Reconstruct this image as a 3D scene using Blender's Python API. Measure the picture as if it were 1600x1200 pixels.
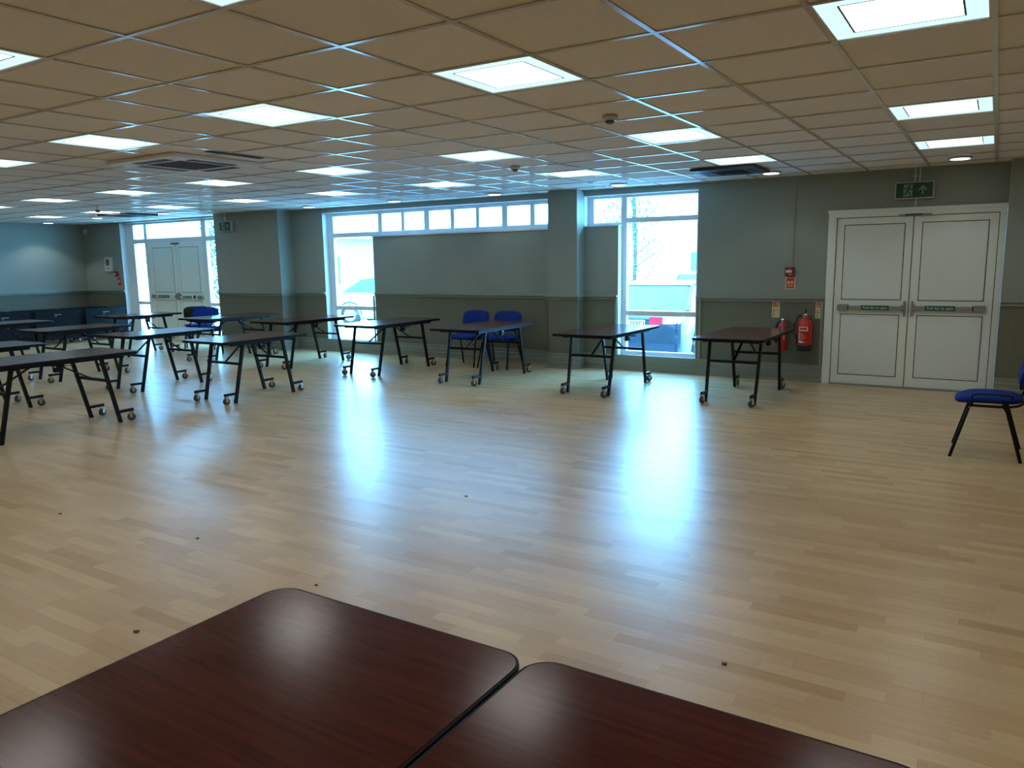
import bpy, bmesh, math, random
from mathutils import Vector, Matrix
random.seed(7)
for o in list(bpy.data.objects): bpy.data.objects.remove(o)
SC = bpy.context.scene
COL = SC.collection
PI = math.pi

# ------------------------------------------------------------------ camera
yaw, pitch, roll, FPX = 0.5594, 0.1576, -0.0156, 1203.35
fwd = Vector((-math.sin(yaw)*math.cos(pitch), math.cos(yaw)*math.cos(pitch), -math.sin(pitch)))
rt = Vector((math.cos(yaw), math.sin(yaw), 0)); up = rt.cross(fwd)
r2 = rt*math.cos(roll)+up*math.sin(roll); u2 = -rt*math.sin(roll)+up*math.cos(roll)
cam = bpy.data.objects.new('camera', bpy.data.cameras.new('camera')); COL.objects.link(cam)
cam.matrix_world = Matrix(((r2.x, u2.x, -fwd.x, 3.678), (r2.y, u2.y, -fwd.y, -3.199), (r2.z, u2.z, -fwd.z, 1.469), (0, 0, 0, 1)))
cam.data.sensor_width = 36; cam.data.lens = FPX*36/1600; cam.data.clip_start = 0.05; cam.data.clip_end = 300
SC.camera = cam

# ------------------------------------------------------------------ view, sky, light levels
SC.view_settings.view_transform = 'Standard'; SC.view_settings.look = 'None'
SC.view_settings.exposure = 0.0; SC.view_settings.gamma = 1.0; SC.view_settings.use_curve_mapping = False
SKY = (5.2, 16.5, 29.0)          # overcast daylight, cold against the room's lamps
PANEL = (7.2, 7.0, 6.5)         # LED ceiling panels
w = bpy.data.worlds.new('overcast_sky'); SC.world = w; w.use_nodes = True
wn = w.node_tree; bg = wn.nodes['Background']
tc = wn.nodes.new('ShaderNodeTexCoord'); sx = wn.nodes.new('ShaderNodeSeparateXYZ'); cr = wn.nodes.new('ShaderNodeValToRGB')
wn.links.new(tc.outputs['Generated'], sx.inputs[0]); wn.links.new(sx.outputs['Z'], cr.inputs[0])
cr.color_ramp.elements[0].color = (SKY[0]/5, SKY[1]/5, SKY[2]/5, 1); cr.color_ramp.elements[0].position = 0.0
cr.color_ramp.elements[1].color = (SKY[0]/5*.8, SKY[1]/5*.88, SKY[2]/5, 1); cr.color_ramp.elements[1].position = 0.8
wn.links.new(cr.outputs[0], bg.inputs[0]); bg.inputs[1].default_value = 5.0
SC.cycles.max_bounces = 8; SC.cycles.diffuse_bounces = 5; SC.cycles.glossy_bounces = 4; SC.cycles.transparent_max_bounces = 12
SC.cycles.sample_clamp_indirect = 6.0; SC.cycles.use_denoising = True
SC.cycles.caustics_reflective = False; SC.cycles.caustics_refractive = False

# ------------------------------------------------------------------ materials
M = {}
def mat(name, col, rough=.5, metal=0, spec=.5, coat=0, coat_r=.1, emit=None, bump=None):
    m = bpy.data.materials.new(name); m.use_nodes = True
    n = m.node_tree; b = n.nodes['Principled BSDF']
    b.inputs['Base Color'].default_value = (*col, 1); b.inputs['Roughness'].default_value = rough
    b.inputs['Metallic'].default_value = metal; b.inputs['Specular IOR Level'].default_value = spec
    b.inputs['Coat Weight'].default_value = coat; b.inputs['Coat Roughness'].default_value = coat_r
    if emit: b.inputs['Emission Color'].default_value = (*emit, 1); b.inputs['Emission Strength'].default_value = 1
    if bump:
        sc_, st = bump
        t = n.nodes.new('ShaderNodeTexCoord'); x = n.nodes.new('ShaderNodeTexNoise'); bp = n.nodes.new('ShaderNodeBump')
        x.inputs['Scale'].default_value = sc_; bp.inputs['Strength'].default_value = st; bp.inputs['Distance'].default_value = .002
        n.links.new(t.outputs['Object'], x.inputs['Vector']); n.links.new(x.outputs[0], bp.inputs['Height']); n.links.new(bp.outputs[0], b.inputs['Normal'])
    M[name] = m; return m
def N(m, t, **kw):
    x = m.node_tree.nodes.new(t)
    for k, v in kw.items(): setattr(x, k, v)
    return x
def L(m, a, b): m.node_tree.links.new(a, b)
def math_(m, op, a, b=None):
    x = N(m, 'ShaderNodeMath', operation=op)
    for i, v in enumerate((a, b)):
        if v is None: continue
        if isinstance(v, (int, float)): x.inputs[i].default_value = v
        else: L(m, v, x.inputs[i])
    return x.outputs[0]

mat('white_upvc', (.72, .76, .78), .35)
mat('door_white', (.78, .86, .82), .4)
mat('door_panel', (.72, .81, .79), .45)
mat('dark_gap', (.02, .025, .025), .7)
mat('steel_grey', (.32, .33, .33), .35, .5)
mat('black_metal', (.005, .005, .006), .45, spec=.2)
mat('black_plastic', (.012, .012, .012), .5)
mat('black_edge', (.005, .005, .006), .55, spec=.15)
mat('wheel_grey', (.07, .07, .075), .35)
mat('chrome', (.6, .6, .6), .2, 1)
mat('red_paint', (.52, .012, .015), .3, coat=.3)
mat('red_sign', (.6, .02, .02), .5)
mat('dark_red', (.22, .012, .03), .5)
mat('yellow_green', (.55, .58, .30), .6)
mat('cream', (.72, .60, .36), .6)
mat('sign_green', (.002, .055, .02), .45)
mat('sign_pale', (.20, .34, .25), .5)
mat('label_green', (.0, .10, .045), .5)
mat('label_white', (.7, .72, .7), .5)
mat('pale_mark', (.3, .3, .32), .5)
mat('orange_plastic', (.6, .2, .02), .5)
mat('grid_bar', (.62, .57, .49), .17, spec=.9)
mat('vent_black', (.006, .006, .006), .6)
mat('grille', (.10, .09, .07), .6)
mat('cassette_white', (.74, .70, .62), .5)
mat('cassette_dark', (.03, .03, .03), .5)
mat('sensor_white', (.55, .52, .5), .4)
mat('panel_light', (.8, .85, .85), .5, emit=PANEL)
mat('panel_rim', (.75, .85, .88), .5, emit=(.62, .95, 1.02))
mat('panel_line', (.06, .08, .09), .5)
mat('lamp_light', (.8, .8, .8), .5, emit=(3.2, 3.8, 3.8))
mat('trim_ring', (.45, .45, .5), .3)
mat('debris', (.06, .03, .015), .8)
mat('asphalt', (.7, .68, .66), .9, bump=(40, .4))
mat('kerb', (.22, .24, .27), .9)
mat('render_pale', (.75, .75, .75), .9)
mat('building_blue', (.3, .36, .48), .9)
mat('car_dark', (.018, .03, .05), .25, coat=1, coat_r=.05)
mat('car_white', (.7, .72, .72), .3, coat=1)
mat('car_silver', (.45, .48, .5), .3, .3, coat=1)
mat('car_glass', (.02, .14, .16), .08, spec=.8)
mat('tyre', (.02, .02, .02), .8)
mat('tail_red', (.7, .02, .05), .25, emit=(.5, .01, .06))
mat('tail_lit', (.9, .7, .5), .25, emit=(3.0, 1.9, 1.3))
mat('plate_yellow', (.85, .75, .45), .5)
mat('bark', (.08, .05, .03), .9)
mat('leaf', (.04, .16, .05), .6)

m = mat('blue_fabric', (.006, .028, .20), .85, spec=.2, bump=(900, .5))
# painted wall: sage green, tongue and groove boarding below the rail
m = mat('wall_paint', (.1, .1, .1), .5, spec=.35)
g = N(m, 'ShaderNodeNewGeometry'); s = N(m, 'ShaderNodeSeparateXYZ'); L(m, g.outputs['Position'], s.inputs[0])
low = math_(m, 'LESS_THAN', s.outputs['Z'], .97)
mx = N(m, 'ShaderNodeMix', data_type='RGBA'); L(m, low, mx.inputs['Factor'])
mx.inputs['A'].default_value = (.270, .310, .272, 1); mx.inputs['B'].default_value = (.150, .158, .118, 1)
nz = N(m, 'ShaderNodeTexNoise'); nz.inputs['Scale'].default_value = 1.3; nz.inputs['Detail'].default_value = 4; L(m, g.outputs['Position'], nz.inputs['Vector'])
hv = N(m, 'ShaderNodeHueSaturation'); L(m, mx.outputs['Result'], hv.inputs['Color'])
L(m, math_(m, 'ADD', math_(m, 'MULTIPLY', nz.outputs[0], .25), .875), hv.inputs['Value'])
L(m, hv.outputs[0], m.node_tree.nodes['Principled BSDF'].inputs['Base Color'])
xy = math_(m, 'ADD', s.outputs['X'], s.outputs['Y'])
gr = math_(m, 'LESS_THAN', math_(m, 'FRACT', math_(m, 'MULTIPLY', xy, 1/.09)), .08)
gr = math_(m, 'MULTIPLY', gr, low)
bp = N(m, 'ShaderNodeBump'); bp.inputs['Strength'].default_value = .5; bp.inputs['Distance'].default_value = .004; bp.invert = True
L(m, gr, bp.inputs['Height']); L(m, bp.outputs[0], m.node_tree.nodes['Principled BSDF'].inputs['Normal'])
mat('trim_paint', (.27, .305, .265), .28)

# ceiling tile: mineral fibre, fine pitting
m = mat('ceiling_tile', (.78, .745, .69), .95, spec=.1)
g = N(m, 'ShaderNodeNewGeometry'); vz = N(m, 'ShaderNodeTexNoise'); vz.inputs['Scale'].default_value = 70; L(m, g.outputs['Position'], vz.inputs['Vector'])
fl = N(m, 'ShaderNodeVectorMath', operation='SCALE'); fl.inputs['Scale'].default_value = 1/.6; L(m, g.outputs['Position'], fl.inputs[0])
ff = N(m, 'ShaderNodeVectorMath', operation='FLOOR'); L(m, fl.outputs[0], ff.inputs[0])
wn_ = N(m, 'ShaderNodeTexWhiteNoise', noise_dimensions='2D'); L(m, ff.outputs[0], wn_.inputs['Vector'])
hv = N(m, 'ShaderNodeHueSaturation'); hv.inputs['Color'].default_value = (.78, .745, .69, 1)
L(m, math_(m, 'ADD', math_(m, 'MULTIPLY', vz.outputs[0], .16), math_(m, 'ADD', math_(m, 'MULTIPLY', wn_.outputs['Value'], .05), .89)), hv.inputs['Value'])
L(m, hv.outputs[0], m.node_tree.nodes['Principled BSDF'].inputs['Base Color'])

# maple strip floor: strips run along X
m = mat('maple_floor', (.5, .36, .2), .3, spec=.5)
P = m.node_tree.nodes['Principled BSDF']
g = N(m, 'ShaderNodeNewGeometry'); s = N(m, 'ShaderNodeSeparateXYZ'); L(m, g.outputs['Position'], s.inputs[0])
WID = .068
vy = math_(m, 'MULTIPLY', s.outputs['Y'], 1/WID); row = math_(m, 'FLOOR', vy)
w1 = N(m, 'ShaderNodeTexWhiteNoise', noise_dimensions='1D'); L(m, row, w1.inputs['W'])
ux = math_(m, 'ADD', math_(m, 'MULTIPLY', s.outputs['X'], 1/.42), math_(m, 'MULTIPLY', w1.outputs['Value'], 13.0))
colx = math_(m, 'FLOOR', ux)
cb = N(m, 'ShaderNodeCombineXYZ'); L(m, row, cb.inputs[0]); L(m, colx, cb.inputs[1])
w2 = N(m, 'ShaderNodeTexWhiteNoise', noise_dimensions='2D'); L(m, cb.outputs[0], w2.inputs['Vector'])
ramp = N(m, 'ShaderNodeValToRGB'); L(m, w2.outputs['Value'], ramp.inputs[0])
e = ramp.color_ramp.elements
e[0].position = 0; e[0].color = (.475, .30, .135, 1); e[1].position = 1; e[1].color = (.645, .465, .245, 1)
x_ = e.new(.12); x_.color = (.53, .35, .175, 1); x_ = e.new(.55); x_.color = (.58, .405, .22, 1)
mp = N(m, 'ShaderNodeMapping'); mp.inputs['Scale'].default_value = (1.6, 26, 1); L(m, g.outputs['Position'], mp.inputs['Vector'])
ng = N(m, 'ShaderNodeTexNoise'); ng.inputs['Scale'].default_value = 2.2; ng.inputs['Detail'].default_value = 5; L(m, mp.outputs[0], ng.inputs['Vector'])
nb = N(m, 'ShaderNodeTexNoise'); nb.inputs['Scale'].default_value = .7; nb.inputs['Detail'].default_value = 3; L(m, g.outputs['Position'], nb.inputs['Vector'])
gy = math_(m, 'LESS_THAN', math_(m, 'FRACT', vy), .035); gx = math_(m, 'LESS_THAN', math_(m, 'FRACT', ux), .006)
gap = math_(m, 'MAXIMUM', gy, gx)
val = math_(m, 'ADD', math_(m, 'MULTIPLY', ng.outputs[0], .30), math_(m, 'ADD', math_(m, 'MULTIPLY', nb.outputs[0], .24), .73))
val = math_(m, 'SUBTRACT', val, math_(m, 'MULTIPLY', gap, .16))
hv = N(m, 'ShaderNodeVectorMath', operation='SCALE'); L(m, ramp.outputs[0], hv.inputs[0]); L(m, val, hv.inputs['Scale'])
L(m, hv.outputs[0], P.inputs['Base Color'])
mp2 = N(m, 'ShaderNodeMapping'); mp2.inputs['Scale'].default_value = (1, 5, 1); L(m, g.outputs['Position'], mp2.inputs['Vector'])
nr = N(m, 'ShaderNodeTexNoise'); nr.inputs['Scale'].default_value = 3.0; nr.inputs['Detail'].default_value = 6; L(m, mp2.outputs[0], nr.inputs['Vector'])
P.inputs['Roughness'].default_value = .29
bp = N(m, 'ShaderNodeBump'); bp.inputs['Strength'].default_value = .16; bp.inputs['Distance'].default_value = .004
L(m, nr.outputs[0], bp.inputs['Height']); L(m, bp.outputs[0], P.inputs['Normal'])

# mahogany laminate, grain along local Y
m = mat('mahogany', (.08, .015, .01), .18, spec=.2)
P = m.node_tree.nodes['Principled BSDF']
t = N(m, 'ShaderNodeTexCoord'); mp = N(m, 'ShaderNodeMapping'); mp.inputs['Scale'].default_value = (1.4, 26, 4); L(m, t.outputs['Object'], mp.inputs['Vector'])
ng = N(m, 'ShaderNodeTexNoise'); ng.inputs['Scale'].default_value = 2.5; ng.inputs['Detail'].default_value = 8; ng.inputs['Roughness'].default_value = .6; L(m, mp.outputs[0], ng.inputs['Vector'])
ramp = N(m, 'ShaderNodeValToRGB'); L(m, ng.outputs[0], ramp.inputs[0]); e = ramp.color_ramp.elements
e[0].position = .3; e[0].color = (.048, .008, .006, 1); e[1].position = .72; e[1].color = (.105, .019, .013, 1)
L(m, ramp.outputs[0], P.inputs['Base Color'])

# window glass: clear pane with a mirror share
m = bpy.data.materials.new('glass'); m.use_nodes = True; M['glass'] = m; nt = m.node_tree; nt.nodes.remove(nt.nodes['Principled BSDF'])
tr = N(m, 'ShaderNodeBsdfTransparent'); gl = N(m, 'ShaderNodeBsdfGlossy'); gl.inputs['Roughness'].default_value = .02
fr = N(m, 'ShaderNodeFresnel'); gb = N(m, 'ShaderNodeNewGeometry'); L(m, math_(m, 'SUBTRACT', 1.3, math_(m, 'MULTIPLY', gb.outputs['Backfacing'], .5308)), fr.inputs['IOR']); ms = N(m, 'ShaderNodeMixShader')
tr.inputs[0].default_value = (.96, .98, .98, 1)
L(m, fr.outputs[0], ms.inputs[0]); L(m, tr.outputs[0], ms.inputs[1]); L(m, gl.outputs[0], ms.inputs[2]); L(m, ms.outputs[0], nt.nodes['Material Output'].inputs[0])

# ------------------------------------------------------------------ mesh helpers
def obj(name, bm, m, parent=None, smooth=False, mats=None):
    me = bpy.data.meshes.new(name); bmesh.ops.recalc_face_normals(bm, faces=bm.faces); bm.to_mesh(me); bm.free()
    for x in (mats or [m]): me.materials.append(M[x])
    if smooth:
        for p in me.polygons: p.use_smooth = True
    o = bpy.data.objects.new(name, me); COL.objects.link(o)
    if parent: o.parent = parent
    return o
def thing(name, label, cat, loc=(0, 0, 0), rz=0, group=None):
    o = bpy.data.objects.new(name, None); COL.objects.link(o); o.location = loc; o.rotation_euler = (0, 0, rz)
    o.empty_display_size = .1; o['label'] = label; o['category'] = cat
    if group: o['group'] = group
    return o
def tag(o, label, cat, group=None):
    o['label'] = label; o['category'] = cat
    if group: o['group'] = group
    return o
def struct(name, bm, m, parent=None, mats=None):
    o = obj(name, bm, m, parent, mats=mats)
    if not parent: o['kind'] = 'structure'
    return o
def new(): return bmesh.new()
def box(bm, x0, x1, y0, y1, z0, z1, bev=0, mi=0):
    v = [bm.verts.new(p) for p in ((x0,y0,z0),(x1,y0,z0),(x1,y1,z0),(x0,y1,z0),(x0,y0,z1),(x1,y0,z1),(x1,y1,z1),(x0,y1,z1))]
    f = [bm.faces.new([v[i] for i in q]) for q in ((3,2,1,0),(4,5,6,7),(0,1,5,4),(1,2,6,5),(2,3,7,6),(3,0,4,7))]
    for q in f: q.material_index = mi
    if bev:
        es = list({e for q in f for e in q.edges}); bmesh.ops.bevel(bm, geom=es, offset=bev, segments=2, affect='EDGES')
    return bm
def quad(bm, pts, mi=0):
    f = bm.faces.new([bm.verts.new(p) for p in pts]); f.material_index = mi; return f
def prism(bm, pts, z0, z1, mi=0):          # pts in xy, extruded in z
    a = [bm.verts.new((x, y, z0)) for x, y in pts]; b = [bm.verts.new((x, y, z1)) for x, y in pts]
    n = len(pts); fs = [bm.faces.new(a[::-1]), bm.faces.new(b)]
    for i in range(n): fs.append(bm.faces.new((a[i], a[(i+1) % n], b[(i+1) % n], b[i])))
    for f in fs: f.material_index = mi
def rrect(w_, l, r, seg=6, cx=0, cy=0):
    pts = []
    for sx_, sy_, a0 in ((1, 1, 0), (-1, 1, PI/2), (-1, -1, PI), (1, -1, 1.5*PI)):
        for i in range(seg+1):
            a = a0+i*PI/2/seg; pts.append((cx+sx_*(w_/2-r)+r*math.cos(a), cy+sy_*(l/2-r)+r*math.sin(a)))
    return pts
def bar(bm, a, b, wx, wy=None, seg=4, rot=PI/4, mi=0):   # straight bar from a to b; 4 sides = square tube
    a, b = Vector(a), Vector(b); wy = wy or wx; d = (b-a).normalized()
    ref = Vector((0, 0, 1)) if abs(d.z) < .9 else Vector((1, 0, 0))
    s_ = d.cross(ref).normalized(); t_ = d.cross(s_).normalized(); k = math.sqrt(2) if seg == 4 else 1
    ra, rb = [], []
    for i in range(seg):
        an = rot+2*PI*i/seg; off = s_*math.cos(an)*wx/2*k+t_*math.sin(an)*wy/2*k
        ra.append(bm.verts.new(a+off)); rb.append(bm.verts.new(b+off))
    fs = [bm.faces.new(ra[::-1]), bm.faces.new(rb)]
    for i in range(seg): fs.append(bm.faces.new((ra[i], ra[(i+1) % seg], rb[(i+1) % seg], rb[i])))
    for f in fs: f.material_index = mi
def tube(bm, pts, r, seg=8, cap=True):
    pts = [Vector(p) for p in pts]; rings = []
    for i, p in enumerate(pts):
        d = (pts[min(i+1, len(pts)-1)]-pts[max(i-1, 0)]).normalized()
        ref = Vector((0, 0, 1)) if abs(d.z) < .95 else Vector((0, 1, 0))
        s_ = d.cross(ref).normalized(); t_ = d.cross(s_)
        rings.append([bm.verts.new(p+(s_*math.cos(2*PI*k/seg)+t_*math.sin(2*PI*k/seg))*r) for k in range(seg)])
    for a, b in zip(rings, rings[1:]):
        for k in range(seg): bm.faces.new((a[k], a[(k+1) % seg], b[(k+1) % seg], b[k]))
    if cap: bm.faces.new(rings[0][::-1]); bm.faces.new(rings[-1])
def lathe(bm, prof, c=(0, 0, 0), axis='z', seg=20, mi=0):
    c = Vector(c); rings = []
    for r, h in prof:
        ring = []
        for k in range(seg):
            a = 2*PI*k/seg; x, y = r*math.cos(a), r*math.sin(a)
            p = {'z': (x, y, h), 'x': (h, x, y), 'y': (x, h, y)}[axis]
            ring.append(bm.verts.new(c+Vector(p)))
        rings.append(ring)
    for a, b in zip(rings, rings[1:]):
        for k in range(seg): bm.faces.new((a[k], a[(k+1) % seg], b[(k+1) % seg], b[k])).material_index = mi
    bm.faces.new(rings[0][::-1]).material_index = mi; bm.faces.new(rings[-1]).material_index = mi
def smooth_pts(pts, n=6):                   # Catmull-Rom
    pts = [Vector(p) for p in pts]; out = []
    for i in range(len(pts)-1):
        p0, p1, p2, p3 = pts[max(i-1, 0)], pts[i], pts[i+1], pts[min(i+2, len(pts)-1)]
        for k in range(n):
            t_ = k/n; out.append(.5*((2*p1)+(p2-p0)*t_+(2*p0-5*p1+4*p2-p3)*t_*t_+(3*p1-p0-3*p2+p3)*t_**3))
    out.append(pts[-1]); return out
def text(name, s_, size, m, parent, loc, width=None):     # lettering as a mesh, facing -Y
    cu = bpy.data.curves.new(name, 'FONT'); cu.body = s_; cu.size = size; cu.align_x = 'CENTER'; cu.align_y = 'CENTER'; cu.extrude = .0006
    t_ = bpy.data.objects.new(name, cu); COL.objects.link(t_); bpy.context.view_layer.update()
    me = bpy.data.meshes.new_from_object(t_.evaluated_get(bpy.context.evaluated_depsgraph_get())); bpy.data.objects.remove(t_)
    me.name = name; me.materials.clear(); me.materials.append(M[m])
    xs = [v.co.x for v in me.vertices]; k = width/(max(xs)-min(xs)) if width else 1
    for v in me.vertices: v.co = Vector((v.co.x*k, -v.co.z, v.co.y))
    o = bpy.data.objects.new(name, me); COL.objects.link(o); o.location = loc
    if parent: o.parent = parent
    return o
def dup(root, loc, rz, label, group=None):
    r = root.copy(); COL.objects.link(r); r.location = loc; r.rotation_euler = (0, 0, rz); r['label'] = label
    if group: r['group'] = group
    for ch in list(root.children):
        c = ch.copy(); COL.objects.link(c); c.parent = r
        for g_ in list(ch.children):
            d = g_.copy(); COL.objects.link(d); d.parent = c
    return r

# ------------------------------------------------------------------ room shell
YW, YP, YG, H = 6.37, 6.15, 6.49, 2.40
YL = 6.05                                    # face of the left pier
XL, XR, YB = -13.30, 6.60, -5.10
YO = 6.66                                   # outer face of the window wall
bm = new(); quad(bm, [(XL-.2, YB-.2, 0), (XR+.2, YB-.2, 0), (XR+.2, YO, 0), (XL-.2, YO, 0)]); struct('floor', bm, 'maple_floor')

bm = new()
for a in ((XL-.2, -11.91, 0, H), (-8.55, -6.04, 0, H), (.47, 2.01, 0, H), (2.01, 3.73, 1.975, H), (3.73, XR+.2, 0, H),
          (-11.91, -8.55, 2.375, H), (-6.04, .47, 2.325, H), (-6.04, .47, 0, .155), (-1.60, -1.14, .155, 2.325)):
    box(bm, a[0], a[1], YW, YO, a[2], a[3])
box(bm, -4.93, -1.60, YW, YG, .155, 1.90); box(bm, -1.14, -.62, YW, YG, .155, 1.915)      # boarded in lower lights
box(bm, -8.45, -6.77, YL, YW, 0, H); box(bm, -1.56, -1.115, YP, YW, 0, H); box(bm, 3.73, XR+.2, YP, YW, 0, H)   # piers
struct('wall_far', bm, 'wall_paint')
bm = new(); box(bm, XL-.2, XL, YB-.2, YW, 0, H); struct('wall_left', bm, 'wall_paint')
bm = new(); box(bm, XR, XR+.2, YB-.2, YP, 0, H); struct('wall_right', bm, 'wall_paint')
bm = new(); box(bm, XL, XR, YB-.2, YB, 0, H); struct('wall_near', bm, 'wall_paint')

# runs of wall face: (x0, x1, y) plus returns at the piers
RUNS = [(XL, -11.91, YW), (-8.45, -6.77, YL), (-6.77, -6.04, YW), (-4.93, -1.56, YW), (-1.56, -1.115, YP), (-1.115, -.62, YW), (.47, 2.01, YW), (3.73, XR, YP)]
BRUNS = [(XL, -11.91, YW), (-8.45, -6.77, YL), (-6.77, -1.56, YW), (-1.56, -1.115, YP), (-1.115, 2.01, YW), (3.73, XR, YP)]
def moulding(name, runs, prof):
    bm = new()
    for z0, z1, d in prof:
        for x0, x1, y in runs:
            ex0 = x0-(d if y < YW else 0) if x0 != 3.73 else x0; ex1 = x1+(d if y < YW and x1 < XR else 0)
            box(bm, ex0, ex1, y-d, y, z0, z1)
        for xx, y in ((-6.77, YL), (-1.115, YP)): box(bm, xx, xx+d, y, YW, z0, z1)
        box(bm, XL, XL+d, YB, YW, z0, z1)
    return struct(name, bm, 'trim_paint')
moulding('trim_1', RUNS, [(.945, .960, .022), (.960, .980, .008), (.980, .996, .040), (.996, 1.004, .030)])
moulding('baseboard_far', BRUNS, [(0, .02, .045), (.02, .075, .020), (.075, .088, .036), (.088, .135, .014), (.135, .15, .028), (.15, .195, .010), (.195, .205, .022)])
# moulding framing the boarding round the two windows and beside the door
bm = new()
for x in (-.655, .50, 1.965, -4.965): box(bm, x, x+.03, YW-.016, YW, .19, .955)
box(bm, -.62, .50, YW-.02, YW, .105+.09, .13+.09-.08+.0); struct('trim_2', bm, 'trim_paint')

# ceiling: tiles except where a lamp is set in
PX = [-18.5, -15.5, -12.5, -9.5, -6.5, -3.5, -.5, 2.5, 5.5, 8.5]; PY = [-6.5, -2.5, .5, 4.5, 7.5]
cells = {(int(math.floor(a)), int(math.floor(b))) for a in PX for b in PY}
bm = new()
i0, i1, j0, j1 = -23, 12, -9, 11
for i in range(i0, i1):
    for j in range(j0, j1):
        if (i, j) in cells: continue
        x0, x1 = max(i*.6, XL-.1), min((i+1)*.6, XR+.1); y0, y1 = max(j*.6, YB-.1), min((j+1)*.6, YO)
        if x1 > x0 and y1 > y0: quad(bm, [(x0, y0, H+.004), (x0, y1, H+.004), (x1, y1, H+.004), (x1, y0, H+.004)])
struct('ceiling', bm, 'ceiling_tile')
bm = new()
for i in range(i0+1, i1): 
    if XL < i*.6 < XR: box(bm, i*.6-.012, i*.6+.012, YB, YW, H-.002, H+.003)
for j in range(j0+1, j1):
    if YB < j*.6 < YW: box(bm, XL, XR, j*.6-.012, j*.6+.012, H-.0025, H+.003)
box(bm, XL, XR, YW-.03, YW, H-.003, H+.002)
struct('trim_3', bm, 'grid_bar')
bm = new(); box(bm, XL-.2, XR+.2, YB-.2, YO, H+.10, H+.2); struct('trim_4', bm, 'ceiling_tile')      # slab over the ceiling void

# ------------------------------------------------------------------ windows
def frame_box(bm, x0, x1, z0, z1, y0=YG, y1=YG+.07): box(bm, x0, x1, y0, y1, z0, z1)
def pane(bm, x0, x1, z0, z1, y=YG+.045): quad(bm, [(x0, y, z0), (x1, y, z0), (x1, y, z1), (x0, y, z1)])
# window 1: full height light on the left, a row of small lights above the boarding
bm = new()
frame_box(bm, -6.04, -5.915, .155, 2.325); frame_box(bm, -5.915, -1.35, 2.265, 2.325); frame_box(bm, -5.915, -1.6, 1.915, 1.985)
frame_box(bm, -5.915, -4.9, .70, .765); frame_box(bm, -5.915, -4.9, .155, .205)
for a, b in ((-4.91, -4.825), (-4.42, -4.36), (-3.96, -3.86), (-3.45, -3.38), (-2.98, -2.92), (-2.52, -2.425), (-2.04, -1.965), (-1.62, -1.5)):
    frame_box(bm, a, b, 1.985, 2.265)
frame_box(bm, -4.93, -4.86, .155, 1.92)
for a, b, c, d in ((-5.935, -5.915, .205, .70), (-5.935, -5.915, .765, 1.915)): box(bm, a, b+.012, YG-.012, YG, c, d)
w1_ = struct('window_1', bm, 'white_upvc')
bm = new(); pane(bm, -5.92, -1.55, 1.98, 2.27); pane(bm, -5.92, -4.9, .76, 1.92); pane(bm, -5.92, -4.9, .2, .705); obj('glass', bm, 'glass', w1_)
bm = new(); box(bm, -4.95, -1.56, YW-.018, YG, 1.90, 1.918); box(bm, -6.04, -4.93, YW-.006, YG, .15, .165); obj('window_sill', bm, 'white_upvc', w1_)
bm = new(); box(bm, -6.045, -6.035, YW+.001, YG, .155, 2.325); box(bm, -6.04, -1.56, YW+.001, YG, 2.318, 2.326); obj('reveal_lining', bm, 'white_upvc', w1_)
# window 2
bm = new()
frame_box(bm, -1.12, -1.03, 1.9, 2.325); frame_box(bm, -1.03, .42, 2.285, 2.325); frame_box(bm, -.63, -.545, .155, 2.285); frame_box(bm, .415, .47, .155, 2.325)
frame_box(bm, -1.03, -.63, 1.915, 1.965); frame_box(bm, -.545, .42, 1.955, 2.02); frame_box(bm, -.545, .42, .725, .79); frame_box(bm, -.545, .42, .165, .245)
w2_ = struct('window_2', bm, 'white_upvc')
bm = new(); pane(bm, -1.03, -.6, 1.96, 2.29); pane(bm, -.6, .43, 2.0, 2.29); pane(bm, -.6, .43, .78, 1.96); pane(bm, -.6, .43, .24, .73); obj('glass', bm, 'glass', w2_)
bm = new(); box(bm, -1.115, -.60, YW-.012, YG, 1.915, 1.93); box(bm, -.635, .47, YW-.01, YG, .15, .168); obj('window_sill', bm, 'white_upvc', w2_)
bm = new(); box(bm, -.622, -.612, YW+.001, YG, .165, 1.915); box(bm, -1.122, -1.112, YW+.001, YG, 1.93, 2.325); box(bm, -1.115, .47, YW+.001, YG, 2.318, 2.326); obj('reveal_lining', bm, 'white_upvc', w2_)
# window 3: glazed screen round the entrance doors
bm = new()
frame_box(bm, -11.91, -11.63, 0, 2.375); frame_box(bm, -11.63, -8.3, 2.335, 2.375); frame_box(bm, -11.63, -8.3, 1.955, 2.045)
frame_box(bm, -11.26, -11.17, 0, 2.334, YG-.003, YG+.073); frame_box(bm, -9.42, -9.28, 0, 2.334, YG-.003, YG+.073); frame_box(bm, -11.63, -11.26, .70, .765); frame_box(bm, -9.28, -8.3, .70, .765)
frame_box(bm, -11.63, -11.26, 0, .08); frame_box(bm, -9.28, -8.3, 0, .08); frame_box(bm, -11.17, -9.42, 0, .02)
w3_ = struct('window_3', bm, 'white_upvc')
bm = new()
for a, b, c, d in ((-11.63, -11.26, .08, .70), (-11.63, -11.26, .765, 1.955), (-11.63, -11.26, 2.045, 2.335), (-11.17, -9.42, 2.045, 2.335), (-9.28, -8.3, .08, .7), (-9.28, -8.3, .765, 1.955), (-9.28, -8.3, 2.045, 2.335)): pane(bm, a, b, c, d)
obj('glass', bm, 'glass', w3_)
bm = new(); box(bm, -11.915, -11.905, YW+.001, YG, 0, 2.375); obj('reveal_lining', bm, 'white_upvc', w3_)

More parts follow.
